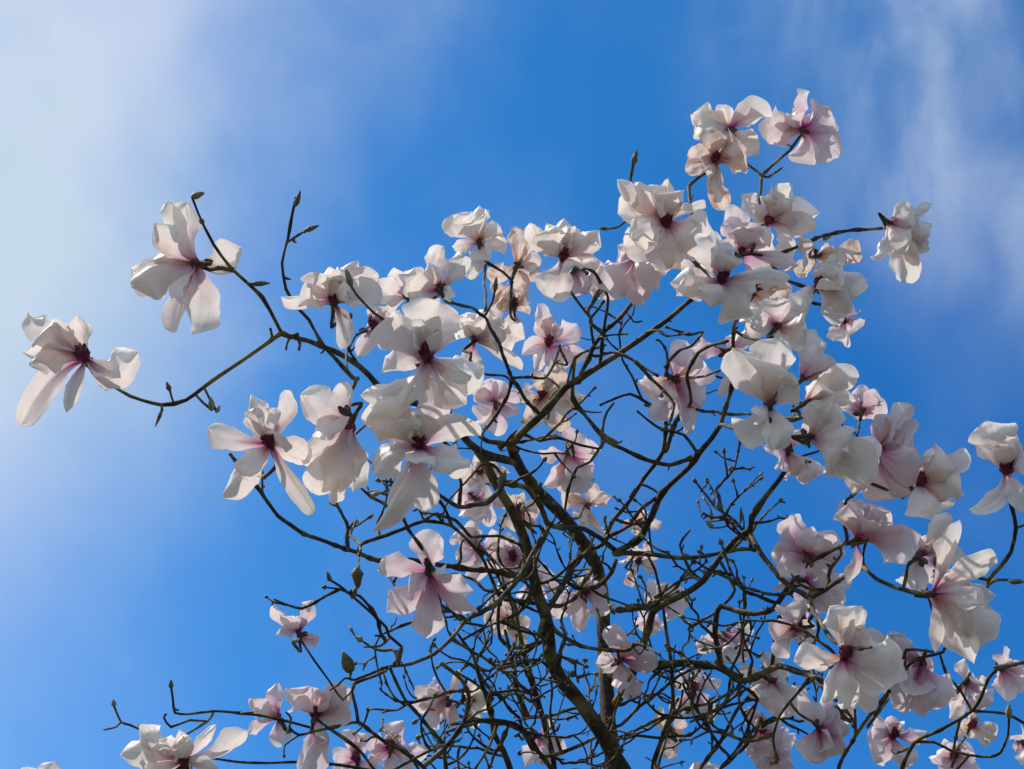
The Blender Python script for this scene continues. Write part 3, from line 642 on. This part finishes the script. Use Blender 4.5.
ALL_TOP = []
def build_flower(idx, spec):
    cx, cy, d, kind, ps, flag, label = spec
    rng = random.Random(1000 + idx)
    k = d / FPX; cen = unp(cx, cy, d)
    def W(v): return cen + (RT * v.x + UP * v.y - FW * v.z) * k
    pet = []; wk = 1.20 if d < 3.2 or cx < 440 else 1.38
    for s in ps.split():
        q = [float(a) for a in s.split(',')] + [None] * 7
        dx, dy = q[0] - cx, -(q[1] - cy)
        l = math.hypot(dx, dy)
        full = 0.135 / k
        z = q[3] if q[3] is not None else rng.uniform(-8, 8)
        zz = math.sqrt(max(0, (full * 0.8) ** 2 - l * l)) * 0.45
        z = z + math.copysign(zz, z if abs(z) > 0.1 else rng.uniform(-1, 1))
        bend = q[4] if q[4] is not None else rng.uniform(-0.12, 0.12) * l
        arch = q[5] if q[5] is not None else rng.choice((1, 1, -1)) * rng.uniform(0.12, 0.3) * l
        roll = R(q[6]) if q[6] is not None else rng.uniform(-0.75, 0.75)
        pet.append((dx, dy, q[2] * wk * rng.uniform(0.86, 1.08), z, bend, arch, roll, l))
    tot = Vector((sum(p[0] for p in pet), sum(p[1] for p in pet), 0)) / len(pet)
    # the flower heads turn upwards; the petals named in the list splay out round that axis
    if flag == 's': ax = Vector((tot.x * .35, abs(tot.length) * .2 + 10, 7 + rng.uniform(-3, 4)))
    else: ax = Vector((tot.x, tot.y + 3, -4 - 0.5 * tot.length))
    ax.normalize()
    # receptacle with its short downy stalk
    r = 0.0062 / k
    V = []; Fc = []
    Pp = [(-ax * r * 4.2, r * .62), (-ax * r * 2.8, r * .75), (-ax * r * 1.4, r * .95), (Vector((0, 0, 0)), r * 1.15), (ax * r * 1.4, r * .9), (ax * r * 2.4, r * .5)]
    tube([(W(p), q * k) for p, q in Pp], 10, rng, V, Fc, 0.08)
    fo = mesh_obj('flower', V, Fc, CALYX, tree, origin=cen)
    if label: fo['label'] = label
    # stamens
    V = []; Fc = []
    sl_ = 0.029 / k * rng.uniform(.85, 1.15); sr = (0.0115 if flag == 's' else 0.009) / k
    b0 = ax * r * 1.2
    tube([(W(b0), sr * 1.0 * k), (W(b0 + ax * sl_ * .35), sr * 1.15 * k), (W(b0 + ax * sl_ * .7), sr * .8 * k), (W(b0 + ax * sl_), sr * .3 * k)], 9, rng, V, Fc, 0.15)
    o1 = ax.orthogonal().normalized(); o2 = ax.cross(o1)
    for n in range(46):
        an = rng.uniform(0, 6.283); h = rng.uniform(0.0, 0.55); rd = (o1 * math.cos(an) + o2 * math.sin(an))
        p0 = b0 + ax * sl_ * h + rd * sr * .8
        dirv = (rd * rng.uniform(.3, .8) + ax * rng.uniform(.6, 1.3)).normalized()
        p1 = p0 + dirv * sr * rng.uniform(0.6, 1.1)
        tube([(W(p0), sr * .16 * k), (W(p0.lerp(p1, .5)), sr * .15 * k), (W(p1), sr * .11 * k)], 4, rng, V, Fc, 0.1)
    mesh_obj('stamens', V, Fc, STAM, fo, origin=cen + (W(b0) - cen))
    # one or two dark bud scales left at the foot of the flower
    for n in range(rng.choice((1, 1, 2))):
        an = rng.uniform(0, 6.283); rd = (o1 * math.cos(an) + o2 * math.sin(an))
        tip = -ax * r * 1.2 + rd * r * (rng.uniform(3, 4.6) if d > 3.3 else rng.uniform(3.5, 6.2))
        sv, su, sf = petal(-ax * r * 1.2, Vector((tip.x, tip.y, 0)), r * 2.2, tip.z, 1.0, r * .6, 0, rng, False)
        mesh_obj('bud_scale', [W(v) for v in sv], sf, SCALE_, fo, su, origin=W(-ax * r * 1.2))
    span = max(p[7] for p in pet); ml = sum(p[7] for p in pet) / len(pet)
    mm = MP[kind]
    for dx, dy, wd, z, bend, arch, roll, l in pet:
        base = Vector((dx, dy, 0)).normalized() * r * 0.8 + ax * r * .6
        sv, su, sf = petal(base, Vector((dx, dy, 0)), wd, z, bend, arch, roll, rng, span > 38, ax * l * rng.uniform(0.10, 0.28))
        mesh_obj('petal', [W(v) for v in sv], sf, mm, fo, su, origin=W(base))
    if cx > 440 and d > 3.0 and (cy < 560 or cx > 740) and not (cx > 880 and cy < 300):
        for n in range(2):          # outer petals on the far side
            an = rng.uniform(0, 6.283); l = ml * rng.uniform(0.85, 1.05); dx, dy = math.cos(an) * l, math.sin(an) * l
            base = Vector((dx, dy, 0)).normalized() * r * 0.8
            sv, su, sf = petal(base, Vector((dx, dy, 0)), l * rng.uniform(.6, .9), -l * 0.5, rng.uniform(-.1, .1) * l, -l * .15, rng.uniform(-.7, .7), rng, span > 38, ax * 0)
            mesh_obj('petal', [W(v) for v in sv], sf, mm, fo, su, origin=W(base))
    # the inner petals that still stand up round the stamens
    nin = 4 if flag == 's' else 3 if ml > 30 else 2
    a0 = rng.uniform(0, 6.283)
    for n in range(nin):
        an = a0 + n * 6.283 / nin + rng.uniform(-.35, .35); rd = o1 * math.cos(an) + o2 * math.sin(an)
        if flag == 's' and rd.z > 0.25: continue
        ln = ml * rng.uniform(0.62, 0.85); spread = rng.uniform(0.15, 0.6)
        base = rd * r * 0.9 + ax * r * 1.0
        tipv = base + (ax + rd * spread).normalized() * ln
        sv, su, sf = petal(base, Vector((tipv.x, tipv.y, base.z)), ln * rng.uniform(0.6, 0.85), tipv.z - base.z, 0, ln * 0.16, rng.uniform(-.3, .3), rng, span > 38, ax * 0, rd, rng.uniform(0.5, 0.9))
        mesh_obj('petal', [W(v) for v in sv], sf, mm, fo, su, origin=W(base))
    return fo, ax, r, k, cen

stems = []
for i, spec in enumerate(FLOW):
    fo, ax_, r_, k_, cen = build_flower(i, spec)
    axw = (RT * ax_.x + UP * ax_.y - FW * ax_.z)
    stems.append((spec, cen, axw))
# ---- a stalk for every flower from the nearest wood
for spec, cen, axw in stems:
    cx, cy, d = spec[:3]
    s = near(cx, cy, d)
    if cy > 769 or s[0] is None: pass
    rng = random.Random(int(cx * 7 + cy))
    foot_ = cen - axw * 0.026
    a = s[4]; ln_ = (foot_ - a).length
    if ln_ < 0.012: continue
    P = [(a, 0.0042)]
    mid = a.lerp(foot_, 0.5) + Vector((rng.uniform(-1, 1), rng.uniform(-1, 1), -abs(rng.uniform(0, 1)))) * ln_ * 0.14
    if ln_ > 0.05: P.append((mid, 0.0038))
    P.append((foot_ - axw * min(0.02, ln_ * .25), 0.0036)); P.append((foot_, 0.0040)); P.append((cen - axw * 0.006, 0.0042))
    S = catmull(P, 0.015); BR.append(('flower_stalk', S, 2)); register(S, len(BR) - 1)

# ------------------------------------------------------------------ fine twigs
trng = random.Random(77)
def dens(x, y, d):
    """how thick the bare twigs stand in that part of the crown"""
    v = 0.0
    if y > 430 and x > 430: v = 0.5
    if y > 560 and 350 < x < 900: v = 0.9
    if y > 560 and 440 < x < 780: v = 1.7
    if 560 < x < 760 and 330 < y < 520: v = 0.18
    if 700 < x < 840 and 480 < y < 620: v = 1.1
    if y > 660 and x >= 850: v = 0.5
    if x < 430 and y > 430: v = 0.30
    if x < 372: v = 0.0
    if x > 850 and y < 660: v = 0.0
    return v
TW = []; BUDS = []
def grow(p, dirv, length, r, depth):
    P = [(p.copy(), r)]
    n = max(3, int(length / 0.028)); dv = dirv.normalized()
    q = p.copy(); turn = Vector((trng.uniform(-1, 1), trng.uniform(-1, 1), trng.uniform(-.6, 1))) * 0.15
    for i in range(n):
        kick = Vector((trng.gauss(0, 1), trng.gauss(0, 1), trng.gauss(0, 1))) * 0.24
        dv = (dv + turn + kick + Vector((0, 0, 0.07))).normalized()
        q = q + dv * length / n
        P.append((q.copy(), r * (1 - 0.45 * (i + 1) / n)))
        if depth < 2 and i > 0 and trng.random() < (0.26 if depth == 0 else 0.16):
            sdv = (dv + Vector((trng.gauss(0, 1), trng.gauss(0, 1), trng.gauss(0, 1))).normalized() * 0.95)
            grow(q, sdv, length * trng.uniform(0.25, 0.6), r * 0.8, depth + 1)
        elif trng.random() < 0.22:      # spur
            sdv = dv.cross(Vector((trng.gauss(0, 1), trng.gauss(0, 1), trng.gauss(0, 1)))).normalized() + dv * 0.7
            P2 = [(q.copy(), r * .7), (q + sdv.normalized() * .008, r * .6), (q + sdv.normalized() * .016, r * .5)]
            TW.append((P2, 0.0))
    TW.append((catmull(P, 0.012), length))
    if trng.random() < 0.8: BUDS.append((q, dv, r * trng.uniform(0.95, 1.45), trng.uniform(.009, .022)))
sk = list(SKEL)
for s in sk:
    x, y, d, wpx, p, bi = s
    if BR[bi][0] == 'flower_stalk': continue
    if y > 830 or y < -50 or x > 1080: continue
    seg = 0.03 if BR[bi][2] > 6 else 0.02
    if trng.random() < dens(x, y, d) * seg * 4.6:
        dv = Vector((trng.gauss(0, 1), trng.gauss(0, 1), trng.gauss(0, .8) + 0.25)).normalized()
        grow(p, dv, trng.uniform(0.07, 0.34), trng.uniform(0.0036, 0.0056), 0)
    elif trng.random() < 0.030:
        dv = Vector((trng.gauss(0, 1), trng.gauss(0, 1), trng.gauss(0, 1))).normalized()
        r0 = wpx * d / FPX / 2
        TW.append(([(p, .0028), (p + dv * (r0 + .006), .0024), (p + dv * (r0 + .014) + Vector((0, 0, .004)), .0016)], 0.0))

# ------------------------------------------------------------------ write the wood
rng = random.Random(5)
for name, S, w0 in BR:
    V = []; Fc = []
    tube(S, 14 if w0 > 10 else 10 if w0 > 5 else 8, rng, V, Fc, 0.07 if w0 > 5 else 0.12)
    mesh_obj(name, V, Fc, BARK if w0 > 4.4 else TWIGM, tree, origin=S[0][0].copy())
TW.sort(key=lambda t: -t[1])
for P, l in TW[:98]:
    V = []; Fc = []; tube(P, 6, rng, V, Fc, 0.2); mesh_obj('twig', V, Fc, TWIGM, tree, origin=P[0][0].copy())
V = []; Fc = []
for P, l in TW[98:]: tube(P, 5, rng, V, Fc, 0.14)
o = mesh_obj('small_twigs', V, Fc, TWIGM, tree, origin=tree.location.copy()); o['kind'] = 'stuff'

def bud_geo(p, dv, r, l, V, Fc):
    prof = [(0, .55), (.12, .9), (.3, 1.1), (.55, .95), (.8, .55), (.96, .2)]
    tube([(p + dv * l * a, r * b) for a, b in prof], 7, rng, V, Fc, 0.06)
# buds drawn in the photograph (x, y, depth, dx, dy, length m, radius m)
for x, y, d, dx, dy, l, r, mm in [
    (633,165,3.3,.25,1,.036,.0075,BUDD),(608,229,3.3,-1,.1,.022,.005,BUDD),(296,205,2.75,.3,1,.03,.006,BUDD),(305,231,2.75,1,.4,.03,.006,BUDD),
    (203,224,2.7,-.5,1,.014,.006,BUDD),(192,197,2.7,.9,.3,.026,.008,BUDM),(252,284,2.72,1,.05,.036,.006,BUDD),(351,286,2.5,-.3,1,.032,.0075,BUDM),
    (212,410,2.7,-.1,1,.026,.0075,BUDM),(217,412,2.7,.4,1,.014,.005,BUDM),(170,391,2.7,-.4,1,.02,.005,BUDD),(162,410,2.7,-.4,-1,.036,.004,BUDD),
    (357,568,2.8,.05,-1,.042,.0115,BUDD),(351,672,3.2,-.4,1,.05,.017,BUDD),(873,528,3.3,.4,1,.04,.008,BUDM),(495,290,3.1,.1,1,.03,.006,BUDD),
    (114,706,3.2,-.1,1,.016,.006,BUDM),(171,688,3.3,0,1,.02,.0065,BUDD),(108,729,3.2,-1,-.1,.012,.004,BUDM),(722,512,3.9,-.3,1,.03,.007,BUDD),
    (713,528,3.9,-.6,.6,.03,.008,BUDM),(1010,582,3.1,1,0,.034,.006,BUDD),(1009,718,3.6,0,1,.036,.010,BUDM),(871,647,3.3,1,.2,.03,.0065,BUDD),
    (776,172,4.3,.7,.5,.028,.005,BUDD),(741,521,3.9,0,1,.04,.006,BUDD),(734,530,3.9,-.1,1,.035,.006,BUDD),(790,545,3.7,-.1,1,.03,.007,BUDD),
    (262,478,2.8,0,1,.02,.005,BUDD),(368,518,2.85,.8,.5,.014,.005,BUDD),(337,500,2.85,-.3,1,.02,.006,BUDM),(330,581,3.1,-.3,1,.022,.006,BUDD),
    (352,598,3.1,.4,1,.028,.008,BUDD),(836,420,3.5,.8,.6,.02,.005,BUDD),(284,754,3.1,0,-1,.01,.004,BUDD),(823,240,4.0,.8,.5,.036,.007,BUDM)]:
    V = []; Fc = []; dv = (RT * dx + UP * dy).normalized(); p = unp(x, y, d)
    s = near(x, y, d)
    if 0.006 < (s[4] - p).length:
        S = [(s[4], .0022), (s[4].lerp(p, .5) + Vector((0, 0, -.002)), .0024), (p, .0026)]
        tube(S, 6, rng, V, Fc, 0.1); mesh_obj('bud_stalk', V, Fc, TWIGM, tree, origin=s[4].copy()); V = []; Fc = []
    bud_geo(p, dv, r * .82, l, V, Fc); mesh_obj('bud', V, Fc, mm, tree, origin=p)
BUDS.sort(key=lambda b: -b[3] / (b[0] - CAM).length)
for p, dv, r, l in BUDS[:60]:
    V = []; Fc = []; bud_geo(p, dv, r, l, V, Fc); mesh_obj('bud', V, Fc, BUDD if rng.random() < .6 else BUDM, tree, origin=p.copy())
V = []; Fc = []
for p, dv, r, l in BUDS[60:]: bud_geo(p, dv, r, l, V, Fc)
o = mesh_obj('small_buds', V, Fc, BUDD, tree, origin=tree.location.copy()); o['kind'] = 'stuff'
print('flowers', len(FLOW), 'branches', len(BR), 'twigs', len(TW), 'buds', len(BUDS), 'objects', len(bpy.data.objects))
